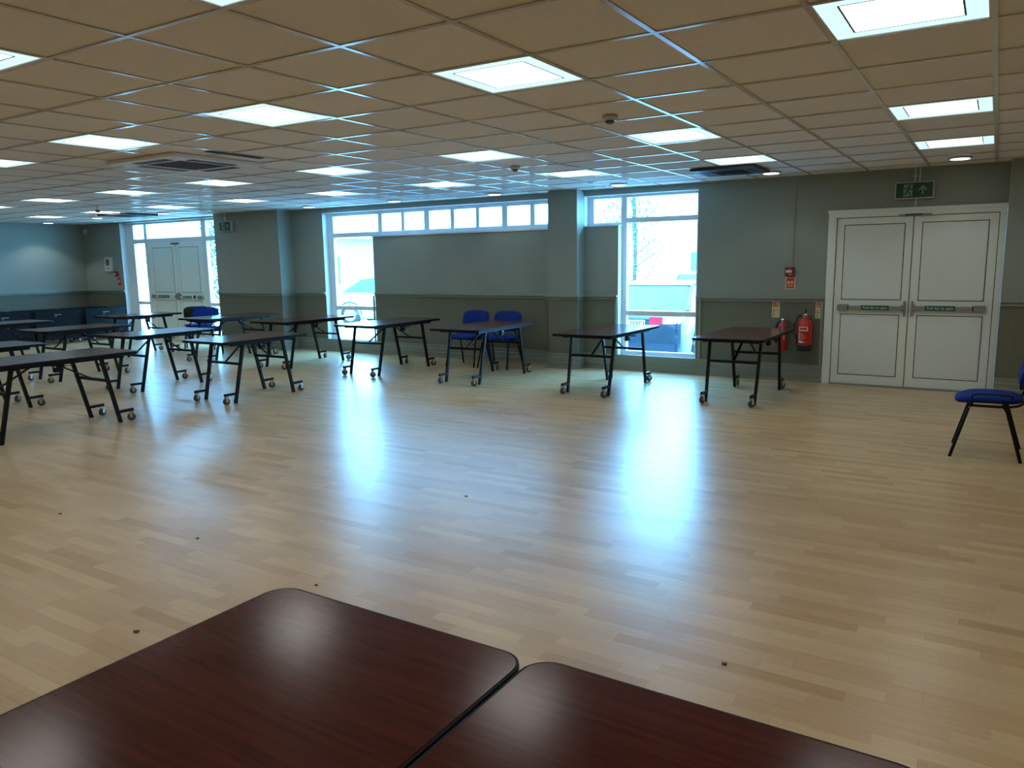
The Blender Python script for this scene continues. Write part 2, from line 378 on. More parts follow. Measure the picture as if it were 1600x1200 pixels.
# ------------------------------------------------------------------ doors
def panic_bar(d, x0, x1, zc, y, lab, side, case):
    bm = new(); box(bm, x0+.02, x1-.02, y-.05, y-.02, zc-.022, zc+.022, .004)
    b = obj('push_bar', bm, 'steel_grey' if case else 'white_upvc', d)
    bm = new(); s0 = (x0, x0+.11) if side < 0 else (x1-.11, x1); s1 = (x1-.03, x1) if side < 0 else (x0, x0+.03)
    box(bm, *s0, y-.06, y, zc-.034, zc+.034, .005); box(bm, *s1, y-.055, y, zc-.034, zc+.034, .004); obj('end_case', bm, 'steel_grey', b)
    bm = new(); e_ = s0[1] if side < 0 else s0[0]-.012; box(bm, e_, e_+.012, y-.0525, y-.018, zc-.026, zc+.026); obj('seam', bm, 'dark_gap', b)
    bm = new(); box(bm, lab[0], lab[1], y-.0535, y-.05, zc-.025, zc+.028); obj('label', bm, 'label_green', b)
    text('lettering', 'Push bar to open', .045, 'label_white', b, ((lab[0]+lab[1])/2, y-.0545, zc+.002), (lab[1]-lab[0])*.86)
def leaf(d, x0, x1, z0, z1, panels, y):
    bm = new(); box(bm, x0, x1, y, y+.05, z0, z1, .003); lf = obj('door_leaf', bm, 'door_white', d)
    for a, b, c, e_ in panels:
        bm = new()
        for q in ((a, b, c, c+.008), (a, b, e_-.008, e_), (a, a+.008, c, e_), (b-.008, b, c, e_)): box(bm, q[0], q[1], y-.0015, y+.01, q[2], q[3])
        obj('panel_groove', bm, 'dark_gap', lf)
        bm = new(); box(bm, a+.008, b-.008, y-.0045, y+.01, c+.008, e_-.008, .003); obj('panel', bm, 'door_panel', lf)
# door 1: white double fire exit doors
Y1 = YW-.004
bm = new()
box(bm, 2.008, 2.093, YW-.03, YW+.05, 0, 1.90, .004); box(bm, 3.668, 3.729, YW-.03, YW+.05, 0, 1.90, .004); box(bm, 2.008, 3.728, YW-.03, YW+.05, 1.90, 1.975, .004)
box(bm, 2.0, 3.735, YW-.045, YW-.028, 1.95, 1.985, .004)
d1 = struct('door_1', bm, 'door_white')
bm = new(); box(bm, 2.012, 3.729, YW+.051, YW+.08, 0, 1.974); obj('door_light_stop', bm, 'dark_gap', d1)  # dark sheet added behind the leaves to stop daylight leaking round the frame
leaf(d1, 2.100, 2.870, .012, 1.893, [(2.176, 2.797, .978, 1.82), (2.176, 2.790, .114, .817)], Y1)
leaf(d1, 2.879, 3.661, .012, 1.893, [(2.960, 3.582, .974, 1.824), (2.960, 3.585, .118, .817)], Y1)
panic_bar(d1, 2.146, 2.835, .892, Y1, (2.400, 2.687), -1, 1); panic_bar(d1, 2.915, 3.605, .897, Y1, (3.039, 3.328), 1, 1)
bm = new(); box(bm, 2.826, 2.850, Y1-.03, Y1, .80, .97, .004); box(bm, 2.902, 2.926, Y1-.03, Y1, .80, .97, .004); obj('lock_case', bm, 'steel_grey', d1)
bm = new(); box(bm, 2.73, 3.05, YW-.05, YW-.03, 1.895, 1.915, .003); obj('door_closer', bm, 'steel_grey', d1)
bm = new(); box(bm, 2.79, 2.96, YW-.055, YW-.05, 1.90, 1.913); obj('closer_arm', bm, 'vent_black', d1)
bm = new(); box(bm, 2.09, 3.68, YW-.06, YW+.05, 0, .012, .003); obj('threshold', bm, 'steel_grey', d1)
# door 2: entrance doors
Y2 = YG+.005
bm = new(); box(bm, -11.17, -9.42, Y2-.004, Y2+.05, 1.932, 1.956); box(bm, -10.27, -10.22, Y2+.02, Y2+.06, .02, 1.935); d2 = struct('door_2', bm, 'door_white')
leaf(d2, -11.165, -10.252, .02, 1.93, [(-11.03, -10.375, .957, 1.857), (-11.03, -10.375, .11, .80)], Y2)
leaf(d2, -10.238, -9.425, .02, 1.93, [(-10.165, -9.56, .957, 1.857), (-10.165, -9.56, .11, .80)], Y2)
panic_bar(d2, -11.10, -10.30, .875, Y2, (-10.89, -10.52), -1, 0); panic_bar(d2, -10.19, -9.49, .865, Y2, (-10.08, -9.80), 1, 0)
bm = new(); box(bm, -10.31, -10.18, Y2-.07, Y2, .81, .95, .02); obj('lock_case', bm, 'steel_grey', d2)
bm = new(); box(bm, -9.74, -9.68, Y2-.06, Y2-.04, .845, .905, .006); obj('keyhole_plate', bm, 'vent_black', d2)
bm = new(); box(bm, -10.36, -10.13, Y2-.04, Y2, 1.915, 1.94, .003); obj('door_closer', bm, 'dark_gap', d2)

# ------------------------------------------------------------------ ceiling lamps
bm = new()
lamp = thing('ceiling_light', 'x', 'light', (0, 0, H), 0, 'square LED panels in the ceiling grid')
def ring(bm, o, i, z0, z1):
    for a, b, c, d in ((-o, o, -o, -i), (-o, o, i, o), (-o, -i, -i, i), (i, o, -i, i)): box(bm, a, b, c, d, z0, z1)
ring(bm, .288, .282, .0, .020); obj('frame', bm, 'cassette_white', lamp)
bm = new(); ring(bm, .282, .205, .004, .010); obj('rim_diffuser', bm, 'panel_rim', lamp)
bm = new(); ring(bm, .207, .199, .0032, .009); obj('inner_line', bm, 'panel_line', lamp)
bm = new(); box(bm, -.2, .2, -.2, .2, .004, .010); obj('diffuser', bm, 'panel_light', lamp)
bm = new(); box(bm, -.3, .3, -.3, .3, .02, .06); obj('housing', bm, 'steel_grey', lamp)
ROW = {7.5: 'row of panels farthest from the camera, next to the window wall', 4.5: 'second row of panels from the window wall', .5: 'third row of panels from the window wall', -2.5: 'fourth row of panels from the window wall', -6.5: 'row of panels behind the camera'}
ORD = ['first', 'second', 'third', 'fourth', 'fifth', 'sixth', 'seventh', 'eighth', 'ninth', 'tenth']
first = True
for b in PY:
    for a in PX:
        k = ORD[len(PX)-1-PX.index(a)]
        lb = f'square lit ceiling panel, {k} from the right wall in the {ROW[b]}'
        if b == 7.5: lb = f'square lit ceiling panel nearest the window wall, {k} along from the right wall'
        if b == 4.5: lb = f'square lit ceiling panel, second row from the windows, {k} from the right wall'
        if b == .5: lb = f'large square lit ceiling panel, third row from the windows, {k} from the right wall'
        if b == -2.5: lb = f'square lit ceiling panel, fourth row from the windows, {k} from the right wall'
        if b == -6.5: lb = f'square lit ceiling panel behind the camera, {k} from the right wall'
        if first: lamp.location = (a*.6, b*.6, H); lamp['label'] = lb; first = False
        else: dup(lamp, (a*.6, b*.6, H), 0, lb)
# downlights along the window wall
dl = thing('downlight', 'x', 'light', (0, 0, H), 0, 'small round downlights along the window wall')
bm = new(); lathe(bm, [(.105, 0), (.105, -.012), (.085, -.016), (.085, -.006)], seg=24); obj('trim_ring', bm, 'trim_ring', dl)
bm = new(); lathe(bm, [(.084, -.007), (.084, -.019), (.06, -.021)], seg=24); obj('lamp_lens', bm, 'lamp_light', dl)
DLS = [(3.30, 5.65, 'above the white double doors'), (1.49, 5.75, 'beside the dark air vent, above the red call point wall'), (-.38, 5.86, 'above the narrow right hand window'), (-2.27, 5.93, 'above the boarded panel near the middle pillar'), (-4.04, 5.90, 'above the left end of the long high window'), (-5.81, 5.87, 'above the wall left of the long window'), (-8.65, 5.2, 'above the right side of the glazed entrance'), (-10.6, 5.15, 'above the left side of the glazed entrance'), (-12.75, 5.38, 'in the far left corner of the ceiling')]
for n, (a, b, t_) in enumerate(DLS):
    lb = 'small round downlight ' + t_
    if n == 0: dl.location = (a, b, H-.001); dl['label'] = lb
    else: dup(dl, (a, b, H-.001), 0, lb)
    sp = bpy.data.lights.new('downlight_beam', 'SPOT'); sp.energy = 5 if n < 8 else 28; sp.spot_size = 2.0; sp.spot_blend = .35; sp.shadow_soft_size = .05; sp.color = (.88, .98, 1)
    so = bpy.data.objects.new('downlight_beam', sp); COL.objects.link(so); so.location = (a, b, H-.03)

# air conditioning cassettes
def cassette(name, label, x, y, sz, frame_m, grille_m, mark=True):
    t_ = thing(name, label, 'air conditioner', (x, y, H))
    s_ = sz/2; g_ = s_*.54
    bm = new(); ring(bm, s_, g_, -.03, -.002); obj('frame', bm, frame_m, t_)
    bm = new(); box(bm, -g_, g_, -g_, g_, -.026, -.004)
    for k in range(11): 
        yy = -g_+.02+k*(2*g_-.04)/10; box(bm, -g_+.02, g_-.02, yy-.004, yy+.004, -.031, -.026)
    obj('grille', bm, grille_m, t_)
    for k in range(4):
        bm = new(); box(bm, -g_*.92, g_*.92, g_+.05*sz, g_+.14*sz, -.033, -.029)
        bmesh.ops.rotate(bm, verts=bm.verts, cent=(0, 0, 0), matrix=Matrix.Rotation(k*PI/2, 3, 'Z')); obj('air_slot', bm, 'vent_black', t_)
    return t_
cassette('air_conditioner', 'square ceiling air conditioner with brown grille and four black slots', -2.60, 1.36, .95, 'cassette_white', 'grille')
cassette('air_conditioner', 'black ceiling air vent beside the downlight right of the windows', 1.20, 5.20, .66, 'cassette_dark', 'vent_black')
cassette('air_conditioner', 'dark ceiling air vent in front of the glazed entrance', -9.43, 5.03, .7, 'cassette_dark', 'vent_black')
bm = new(); box(bm, -1.90, -1.84, 1.02, 1.58, H-.006, H-.001); tag(obj('ceiling_slot', bm, 'vent_black'), 'narrow black slot in the ceiling right of the brown-grilled air conditioner', 'vent')
for x, y, t_ in ((1.46, 1.60, 'round smoke detector on the tiles nearest the camera'), (-.44, 3.50, 'round smoke detector between two lit panels, middle of the ceiling')):
    s_ = thing('smoke_detector', t_, 'smoke detector', (x, y, H))
    bm = new(); lathe(bm, [(.05, 0), (.055, -.012), (.045, -.03)], seg=20); obj('base', bm, 'sensor_white', s_, True)
    bm = new(); lathe(bm, [(.03, -.03), (.028, -.045), (.012, -.052)], seg=16); obj('sensor_head', bm, 'grille', s_, True)
s_ = thing('hanging_sensor', 'small sensor on a stalk hanging from the ceiling at the far left', 'sensor', (-7.98, 3.64, H))
bm = new(); bar(bm, (0, 0, 0), (0, 0, -.06), .015, seg=8); obj('stalk', bm, 'steel_grey', s_)
bm = new(); lathe(bm, [(.035, -.06), (.035, -.09), (.015, -.10)], seg=14); obj('sensor_head', bm, 'grille', s_)
s_ = thing('motion_sensor', 'small white motion sensor in the far left corner below the ceiling', 'sensor', (XL+.17, YW, 2.24))
bm = new(); box(bm, -.03, .03, -.03, 0, -.02, .07, .006); obj('bracket', bm, 'sensor_white', s_)
bm = new(); box(bm, -.035, .035, -.075, -.03, -.05, .05, .012); obj('sensor_head', bm, 'sensor_white', s_)

# ------------------------------------------------------------------ tables
def make_table(name, label, S, Lt, castors=True):
    t_ = thing(name, label, 'table', (0, 0, 0), 0)
    W, Z = .72, .68
    for sg in (-1, 1):
        bm = new(); l = Lt/2-.002; cy = sg*(Lt/4+.0005)
        pts = []
        for x, y in rrect(W-.012, Lt-.012, .055): pts.append((x, y))
        half = [(x, y) for x, y in pts if y*sg > 0]
        half = sorted(half, key=lambda p: math.atan2(p[1]-sg*Lt/4, p[0]))
        half += [(-(W-.012)/2, sg*.0015), ((W-.012)/2, sg*.0015)]; half = sorted(half, key=lambda p: math.atan2(p[1]-sg*Lt/4, p[0]))
        prism(bm, half, Z-.024, Z); obj('tabletop', bm, 'mahogany', t_)
    bm = new(); o_ = rrect(W, Lt, .061); i_ = rrect(W-.012, Lt-.012, .055)
    n = len(o_)
    vo = [[bm.verts.new((x, y, z)) for x, y in o_] for z in (Z-.026, Z-.001)]; vi = [[bm.verts.new((x, y, z)) for x, y in i_] for z in (Z-.026, Z-.001)]
    for k in range(n):
        q = (k+1) % n
        bm.faces.new((vo[0][k], vo[0][q], vo[1][q], vo[1][k])); bm.faces.new((vi[0][k], vi[1][k], vi[1][q], vi[0][q]))
        bm.faces.new((vo[1][k], vo[1][q], vi[1][q], vi[1][k])); bm.faces.new((vo[0][k], vi[0][k], vi[0][q], vo[0][q]))
    obj('edge_band', bm, 'black_edge', t_)
    bm = new()
    for x in (-.27, .27): box(bm, x-.015, x+.015, -Lt/2+.16, Lt/2-.16, Z-.056, Z-.024)
    for y in (-Lt/2+.16, Lt/2-.16, -.06, .06): box(bm, -.27, .27, y-.012, y+.012, Z-.05, Z-.026)
    obj('under_frame', bm, 'black_metal', t_)
    zt = Z-.04
    for sy in (-1, 1):
        yb, yt = sy*S, sy*(S-.14)
        for sx_ in (-1, 1):
            bm = new(); bar(bm, (sx_*.25, yb, 0), (sx_*.262, yt, zt), .032, .026); lg = obj('leg', bm, 'black_metal', t_)
            bm = new(); bar(bm, (sx_*.25, yb-sy*.02, .105), (sx_*.25, yb+sy*.135, .108), .026); obj('castor_arm', bm, 'black_metal', lg)
            cs_y = yb+sy*.115
            bm = new(); an = random.uniform(-.9, .9) if castors else 0
            box(bm, -.020, -.016, -.012, .014, .03, .095); box(bm, .016, .020, -.012, .014, .03, .095); box(bm, -.02, .02, -.014, .014, .09, .097)
            R_ = Matrix.Rotation(an, 3, 'Z'); bmesh.ops.rotate(bm, verts=bm.verts, cent=(0, 0, 0), matrix=R_); bmesh.ops.translate(bm, verts=bm.verts, vec=(sx_*.25, cs_y, 0))
            fk = obj('castor', bm, 'chrome', t_)
            bm = new(); lathe(bm, [(.02, -.014), (.034, -.014), (.038, -.009), (.038, .009), (.034, .014), (.02, .014)], (0, 0, .038), 'x', 18)
            bmesh.ops.rotate(bm, verts=bm.verts, cent=(0, 0, 0), matrix=R_); bmesh.ops.translate(bm, verts=bm.verts, vec=(sx_*.25, cs_y, 0))
            for f in bm.faces: f.material_index = 0
            obj('wheel', bm, 'wheel_grey', fk, True)
        f_ = .42/zt; yc = yb+(yt-yb)*f_
        bm = new(); bar(bm, (-.256, yc, .42), (.256, yc, .42), .026, .026); obj('crossbar', bm, 'black_metal', t_)
        bm = new(); bar(bm, (0, yc, .42), (0, sy*.05, zt-.005), .022, .012); obj('brace', bm, 'black_metal', t_)
    bm = new()
    box(bm, -.05, .05, -.045, .045, zt-.045, zt+.01, .006); bar(bm, (.10, -.09, zt-.03), (.30, .10, zt-.03), .008, seg=6); bar(bm, (.2, 0, zt-.03), (.33, .02, zt-.03), .008, seg=6)
    box(bm, .22, .26, -.035, .035, zt-.085, zt+.01, .006)
    obj('fold_latch', bm, 'black_metal', t_)
    bm = new(); lathe(bm, [(.008, 0), (.008, .014)], (.285, -.05, zt-.03), 'y', 10)
    obj('latch_bolt', bm, 'chrome', t_)
    return t_
tabL = make_table('folding_table', 'x', .53, 1.46); tabS = make_table('folding_table', 'x', .41, 1.20)
TG = 'dark folding tables on castors in rows'
TABS = [('L', 1.45, 5.08, 'dark mahogany folding table in front of the slim fire extinguisher, rightmost of the far row'),
 ('L', -.085, 4.92, 'dark mahogany folding table standing in front of the narrow window with the parked car'),
 ('L', -1.795, 4.93, 'dark mahogany folding table in front of the two blue chairs by the boarded wall'),
 ('L', -3.41, 4.94, 'dark folding table between the full height window light and the pair of blue chairs'),
 ('L', -5.07, 4.93, 'dark folding table in front of the left pillar, its top end against the long window'),
 ('L', -6.72, 4.93, 'dark folding table in front of the blue chair by the entrance doors'),
 ('S', -8.70, 4.61, 'dark folding table right before the glazed entrance, farthest left of the window row'),
 ('S', -3.46, 2.575, 'dark folding table of the middle row, nearest the open floor, window glare on its left'),
 ('S', -5.125, 2.56, 'dark folding table of the middle row with bright door glare across its top'),
 ('S', -6.90, 2.54, 'dark folding table of the middle row, half hidden behind the glare-lit one, at far left'),
 ('S', -8.93, 2.54, 'dark folding table of the middle row, deepest left, in front of the folded tables'),
 ('L', -3.62, .43, 'large dark folding table at the left edge of the photo, nearest of the row tables'),
 ('L', -5.28, .43, 'dark folding table behind the large left edge one, only its right end in view')]
fL = fS = True
for k, x, y, lb in TABS:
    if k == 'L' and fL: tabL.location = (x, y, 0); tabL['label'] = lb; tabL['group'] = TG; fL = False
    elif k == 'S' and fS: tabS.location = (x, y, 0); tabS['label'] = lb; tabS['group'] = TG; fS = False
    else: dup(tabL if k == 'L' else tabS, (x, y, 0), 0, lb, TG)
dup(tabL, (2.574, -1.957-.73, 0), 0, 'dark mahogany table top in the foreground, left of the dark gap', 'mahogany tables pushed together in the foreground')
dup(tabL, (3.300, -1.945-.73, 0), 0, 'dark mahogany table top in the foreground, right of the dark gap', 'mahogany tables pushed together in the foreground')

# folded tables parked on their castors by the left wall
def make_folded():
    t_ = thing('folded_table', 'x', 'folded table', (0, 0, 0), 0, 'folded tables parked along the left wall')
    for sx_ in (-1, 1):
        bm = new(); box(bm, sx_*.11-.012, sx_*.11+.012, -.44, .44, .09, .66, .006); obj('tabletop', bm, 'black_edge', t_)
    bm = new()
    for y in (-.34, .34): bar(bm, (0, y, .08), (0, y, .60), .03); bar(bm, (-.16, y, .09), (.16, y, .09), .026)
    bar(bm, (0, -.34, .45), (0, .34, .45), .026); obj('leg_frame', bm, 'black_metal', t_)
    for y in (-.34, .34):
        for x in (-.15, .15):
            bm = new(); box(bm, x-.02, x+.02, y-.012, y+.012, .05, .085); c_ = obj('castor', bm, 'chrome', t_)
            bm = new(); lathe(bm, [(.034, -.014), (.038, 0), (.034, .014)], (x, y, .038), 'x', 14); obj('wheel', bm, 'wheel_grey', c_, True)
    bm = new(); box(bm, .1225, .1235, -.08, .05, .575, .585); box(bm, .1225, .1235, -.08, -.04, .545, .553); obj('label', bm, 'pale_mark', t_)
    return t_
FT = [(-11.95, 5.88, 'black folded table by the left wall, end of the line beside the entrance'), (-11.99, 4.93, 'black folded table by the left wall, second from the entrance'), (-12.0, 3.98, 'black folded table by the left wall, third from the entrance'), (-12.0, 3.03, 'black folded table by the left wall, fourth from the entrance')]
f0 = make_folded()
for n, (x, y, lb) in enumerate(FT):
    if n == 0: f0.location = (x, y, 0); f0['label'] = lb
    else: dup(f0, (x, y, 0), 0, lb)
for n, (y, w_) in enumerate(((5.8, 'behind the end one beside the entrance'), (4.86, 'behind the second one from the entrance'), (3.9, 'behind the third one from the entrance'))):
    dup(f0, (-12.55, y, 0), 0, 'black folded table close to the left wall, '+w_)

# ------------------------------------------------------------------ chairs
def cushion(bm, w_, d_, th, r, dome, nx=12, ny=12, shape=3.2):
    # superellipse pad in xy, domed top
    vt, vb = {}, {}
    for i in range(nx+1):
        for j in range(ny+1):
            u, v = -1+2*i/nx, -1+2*j/ny
            m_ = max(abs(u), abs(v)); n_ = (abs(u)**shape+abs(v)**shape)**(1/shape) or 1
            x, y = (u*m_/n_, v*m_/n_)
            e_ = 1-m_**4
            vt[i, j] = bm.verts.new((x*w_/2, y*d_/2, th*(.45+.55*e_)+dome(x, y))); vb[i, j] = bm.verts.new((x*w_/2*.985, y*d_/2*.985, dome(x, y)))
    for i in range(nx):
        for j in range(ny):
            bm.faces.new((vt[i, j], vt[i+1, j], vt[i+1, j+1], vt[i, j+1])); bm.faces.new((vb[i, j], vb[i, j+1], vb[i+1, j+1], vb[i+1, j]))
    ring_ = [(i, 0) for i in range(nx)]+[(nx, j) for j in range(ny)]+[(i, ny) for i in range(nx, 0, -1)]+[(0, j) for j in range(ny, 0, -1)]
    for a, b in zip(ring_, ring_[1:]+ring_[:1]): bm.faces.new((vt[a], vb[a], vb[b], vt[b]))
def make_chair():                            # faces -Y, origin on the floor under the seat
    t_ = thing('stacking_chair', 'x', 'chair', (0, 0, 0))
    bm = new(); cushion(bm, .47, .43, .048, .05, lambda x, y: .010*x*x-.018*max(0, -y)**2); bmesh.ops.translate(bm, verts=bm.verts, vec=(0, 0, .412)); obj('seat', bm, 'blue_fabric', t_, True)
    bm = new(); cushion(bm, .44, .40, -.022, .05, lambda x, y: .010*x*x-.018*max(0, -y)**2); bmesh.ops.translate(bm, verts=bm.verts, vec=(0, 0, .413)); obj('seat_shell', bm, 'black_plastic', t_, True)
    for nm, m_, th, w_, h_ in (('backrest', 'blue_fabric', .035, .44, .285), ('back_shell', 'black_plastic', -.016, .445, .29)):
        bm = new(); cushion(bm, w_, h_, th, .05, lambda x, y: .035*x*x, shape=3.6)
        bmesh.ops.rotate(bm, verts=bm.verts, cent=(0, 0, 0), matrix=Matrix.Rotation(math.radians(90), 3, 'X')); bmesh.ops.rotate(bm, verts=bm.verts, cent=(0, 0, 0), matrix=Matrix.Rotation(math.radians(-12), 3, 'X'))
        bmesh.ops.translate(bm, verts=bm.verts, vec=(0, .245, .635)); obj(nm, bm, m_, t_, True)
    for sx_ in (-1, 1):
        bm = new(); tube(bm, [(sx_*.20, -.10, .385), (sx_*.215, -.12, .36), (sx_*.245, -.215, 0)], .011); obj('leg', bm, 'black_metal', t_, True)
        bm = new(); tube(bm, [(sx_*.20, .10, .385), (sx_*.215, .12, .36), (sx_*.245, .225, 0)], .012); obj('leg', bm, 'black_metal', t_, True)
        bm = new(); tube(bm, smooth_pts([(sx_*.20, -.12, .385), (sx_*.21, .10, .39), (sx_*.19, .20, .41), (sx_*.12, .225, .47), (sx_*.11, .255, .60)]), .010); obj('frame_rail', bm, 'black_metal', t_, True)
    bm = new(); tube(bm, [(-.2, -.10, .385), (.2, -.10, .385)], .010); tube(bm, [(-.2, .10, .385), (.2, .10, .385)], .010); obj('crossbar', bm, 'black_metal', t_, True)
    return t_
ch = make_chair(); CG = 'blue stacking chairs'
CH = [(3.69, 3.44, -PI/2, 'blue upholstered chair at the right edge of the photo, side on'),
 (-2.72, 5.84, 0, 'blue chair against the boarded wall, left of the pair'),
 (-2.17, 5.84, 0, 'blue chair against the boarded wall, right of the pair behind the table end'),
 (-7.66, 5.14, math.radians(52), 'blue chair with its padded back to the entrance doors'),
 (-8.45, 5.58, math.radians(230), 'chair turned away beside the entrance, its black back shell showing')]
for n, (x, y, rz, lb) in enumerate(CH):
    if n == 0: ch.location = (x, y, 0); ch.rotation_euler = (0, 0, rz); ch['label'] = lb; ch['group'] = CG
    else: dup(ch, (x, y, 0), rz, lb, CG)
# linking loop fixed to the far side of the right hand chair
bm = new(); tube(bm, smooth_pts([(.235, -.10, .44), (.25, -.08, .475), (.25, .12, .478), (.235, .15, .45)]), .006); obj('linking_loop', bm, 'black_metal', ch, True)

# ------------------------------------------------------------------ wall fittings
def on_wall(name, label, cat, x, z, y=YW): return thing(name, label, cat, (x, y, z))
def exit_sign(label, x, z, w_, h_, y, depth, rods):
    t_ = on_wall('exit_sign', label, 'sign', x, z, y)
    bm = new(); box(bm, -w_/2, w_/2, -depth, 0, -h_/2, h_/2, .004); obj('sign_box', bm, 'sensor_white', t_)
    b_ = .011; bm = new(); box(bm, -w_/2+b_, w_/2-b_, -depth-.002, -depth+.001, -h_/2+b_, h_/2-b_); pn = obj('sign_face', bm, 'sign_green', t_)
    yf = -depth-.0032; k = h_/.185
    def flat(bm, pts):                        # pts in sign units: sign 0.185 high, origin at centre
        f = [bm.verts.new((px*k, yf, pz*k)) for px, pz in pts]; g_ = [bm.verts.new((px*k, yf+.001, pz*k)) for px, pz in pts]
        bm.faces.new(f); bm.faces.new(g_[::-1])
        for i in range(len(f)): bm.faces.new((f[i], g_[i], g_[(i+1) % len(f)], f[(i+1) % len(f)]))
    ux = -w_/k*.165
    bm = new(); flat(bm, [(ux-.045, -.065), (ux+.045, -.065), (ux+.045, .065), (ux-.045, .065)]); obj('doorway_mark', bm, 'sign_pale', pn)
    ax = w_/k*.215; bm = new()
    flat(bm, [(ax-.009, -.045), (ax+.009, -.045), (ax+.009, .02), (ax-.009, .02)])
    flat(bm, [(ax-.045, .002), (ax-.036, -.010), (ax, .028), (ax+.036, -.010), (ax+.045, .002), (ax, .055)]); obj('arrow', bm, 'sign_pale', pn)
    yf -= .0015; bm = new()
    c = [(ux+.014+.011*math.cos(a*PI/6), .047+.011*math.sin(a*PI/6)) for a in range(12)]; flat(bm, c)
    def limb(pts, t2):
        for (x0, z0), (x1, z1) in zip(pts, pts[1:]):
            d = Vector((x1-x0, z1-z0)).normalized()*t2; n_ = Vector((-d.y, d.x))
            flat(bm, [(x0+n_.x-d.x*.5, z0+n_.y-d.y*.5), (x0-n_.x-d.x*.5, z0-n_.y-d.y*.5), (x1-n_.x+d.x*.5, z1-n_.y+d.y*.5), (x1+n_.x+d.x*.5, z1+n_.y+d.y*.5)])
    limb([(ux+.008, .028), (ux-.004, -.012)], .010)
    limb([(ux+.004, .026), (ux-.020, .026), (ux-.036, .006)], .005); limb([(ux+.010, .026), (ux+.024, .012), (ux+.042, .010)], .005)
    limb([(ux-.004, -.010), (ux+.018, -.030), (ux+.026, -.065)], .006); limb([(ux-.006, -.010), (ux-.016, -.036), (ux-.050, -.036)], .006)
    obj('running_figure', bm, 'sign_green', pn)
    bm = new()
    for a, b, c in rods: bar(bm, (a, -depth/2, b), (a, -depth/2, c), .012, seg=8)
    if rods[0][2] > h_/2+.1: box(bm, rods[0][0]-.03, rods[0][0]+.03, -depth/2-.01, -depth/2+.01, h_/2+.055, h_/2+.062)
    obj('conduit', bm, 'cassette_white', t_)
exit_sign('green and white exit sign with arrow hung above the white double doors', 2.865, 2.16, .375, .178, 6.335, .03, [(.0, .09, .24), (.045, .09, .24), (.02, -.175, -.09)])
exit_sign('green and white exit sign with arrow on the pillar by the glazed entrance', -8.04, 2.165, .31, .175, 6.03, .06, [(-.02, .088, .235)])

t_ = on_wall('call_point', 'red fire alarm call point box on the wall left of the double doors', 'fire alarm', 1.60, 1.302)
bm = new(); box(bm, -.054, .054, -.045, 0, -.052, .052, .005); obj('case', bm, 'dark_red', t_)
bm = new(); box(bm, -.042, .026, -.0475, -.044, -.012, .018); obj('glass_plate', bm, 'label_white', t_)
bm = new(); box(bm, .0, .03, -.0475, -.044, -.040, -.028); lathe(bm, [(.006, -.048), (.006, -.044)], (0, 0, .038), 'y', 8); obj('marking', bm, 'cream', t_)
t_ = on_wall('call_point_sign', 'small red fire action sign below the call point', 'sign', 1.607, 1.166)
bm = new(); box(bm, -.053, .053, -.004, 0, -.069, .069); obj('backing', bm, 'cream', t_)
bm = new(); box(bm, -.043, .043, -.0055, -.0035, -.060, .060); fc = obj('sign_face', bm, 'red_sign', t_)
bm = new(); lathe(bm, [(.016, -.0065), (.016, -.005)], (-.018, 0, .008), 'y', 14); box(bm, .008, .03, -.0068, -.005, -.006, .026)
for k in range(3): box(bm, -.03, .03, -.0068, -.005, -.044+k*.012, -.040+k*.012)
obj('sign_symbol', bm, 'cream', fc)
for x, lb in ((1.452, 'red and yellow extinguisher sign above the slim fire extinguisher'), (1.950, 'red and yellow extinguisher sign between the fat extinguisher and the double doors')):
    t_ = on_wall('extinguisher_sign', lb, 'sign', x, .85)
    bm = new(); box(bm, -.045, .045, -.004, 0, -.095, .095); obj('backing', bm, 'cream', t_)
    bm = new(); box(bm, -.034, .034, -.0055, -.0035, .03, .088); f_ = obj('red_field', bm, 'red_sign', t_)
    bm = new(); lathe(bm, [(.009, -.0068), (.009, -.005)], (-.015, 0, .050), 'y', 10); box(bm, -.022, -.008, -.0068, -.005, .035, .052); box(bm, .006, .026, -.0068, -.005, .037, .048); box(bm, .006, .026, -.0068, -.005, .056, .080); box(bm, -.02, -.01, -.0068, -.005, .062, .08); obj('sign_symbol', bm, 'cream', f_)
    bm = new(); box(bm, -.04, .04, -.005, -.0035, -.03, .018); obj('green_field', bm, 'yellow_green', t_)
    bm = new()
    for k in range(4): box(bm, -.033, -.018, -.006, -.0035, -.082+k*.024, -.070+k*.024)
    for k in range(4): box(bm, -.010, .03, -.0056, -.0035, -.079+k*.024, -.076+k*.024)
    obj('sign_symbol', bm, 'dark_red', t_)
bm = new(); box(bm, 1.618, 1.630, YW-.012, YW, 1.355, 2.40)
for z in (1.5, 1.82): box(bm, 1.606, 1.642, YW-.016, YW, z, z+.012)
tag(obj('cable_conduit', bm, 'trim_paint'), 'thin painted conduit running from the ceiling down to the call point', 'conduit')
bm = new(); box(bm, 1.50, 1.506, YW-.005, YW, 1.5, 2.3)
bm.free()
t_ = on_wall('blank_plate', 'small painted square cover plate on the wall right of the narrow window', 'wall plate', .79, 1.30)
bm = new(); box(bm, -.045, .045, -.012, 0, -.045, .045, .004); obj('plate', bm, 'trim_paint', t_)

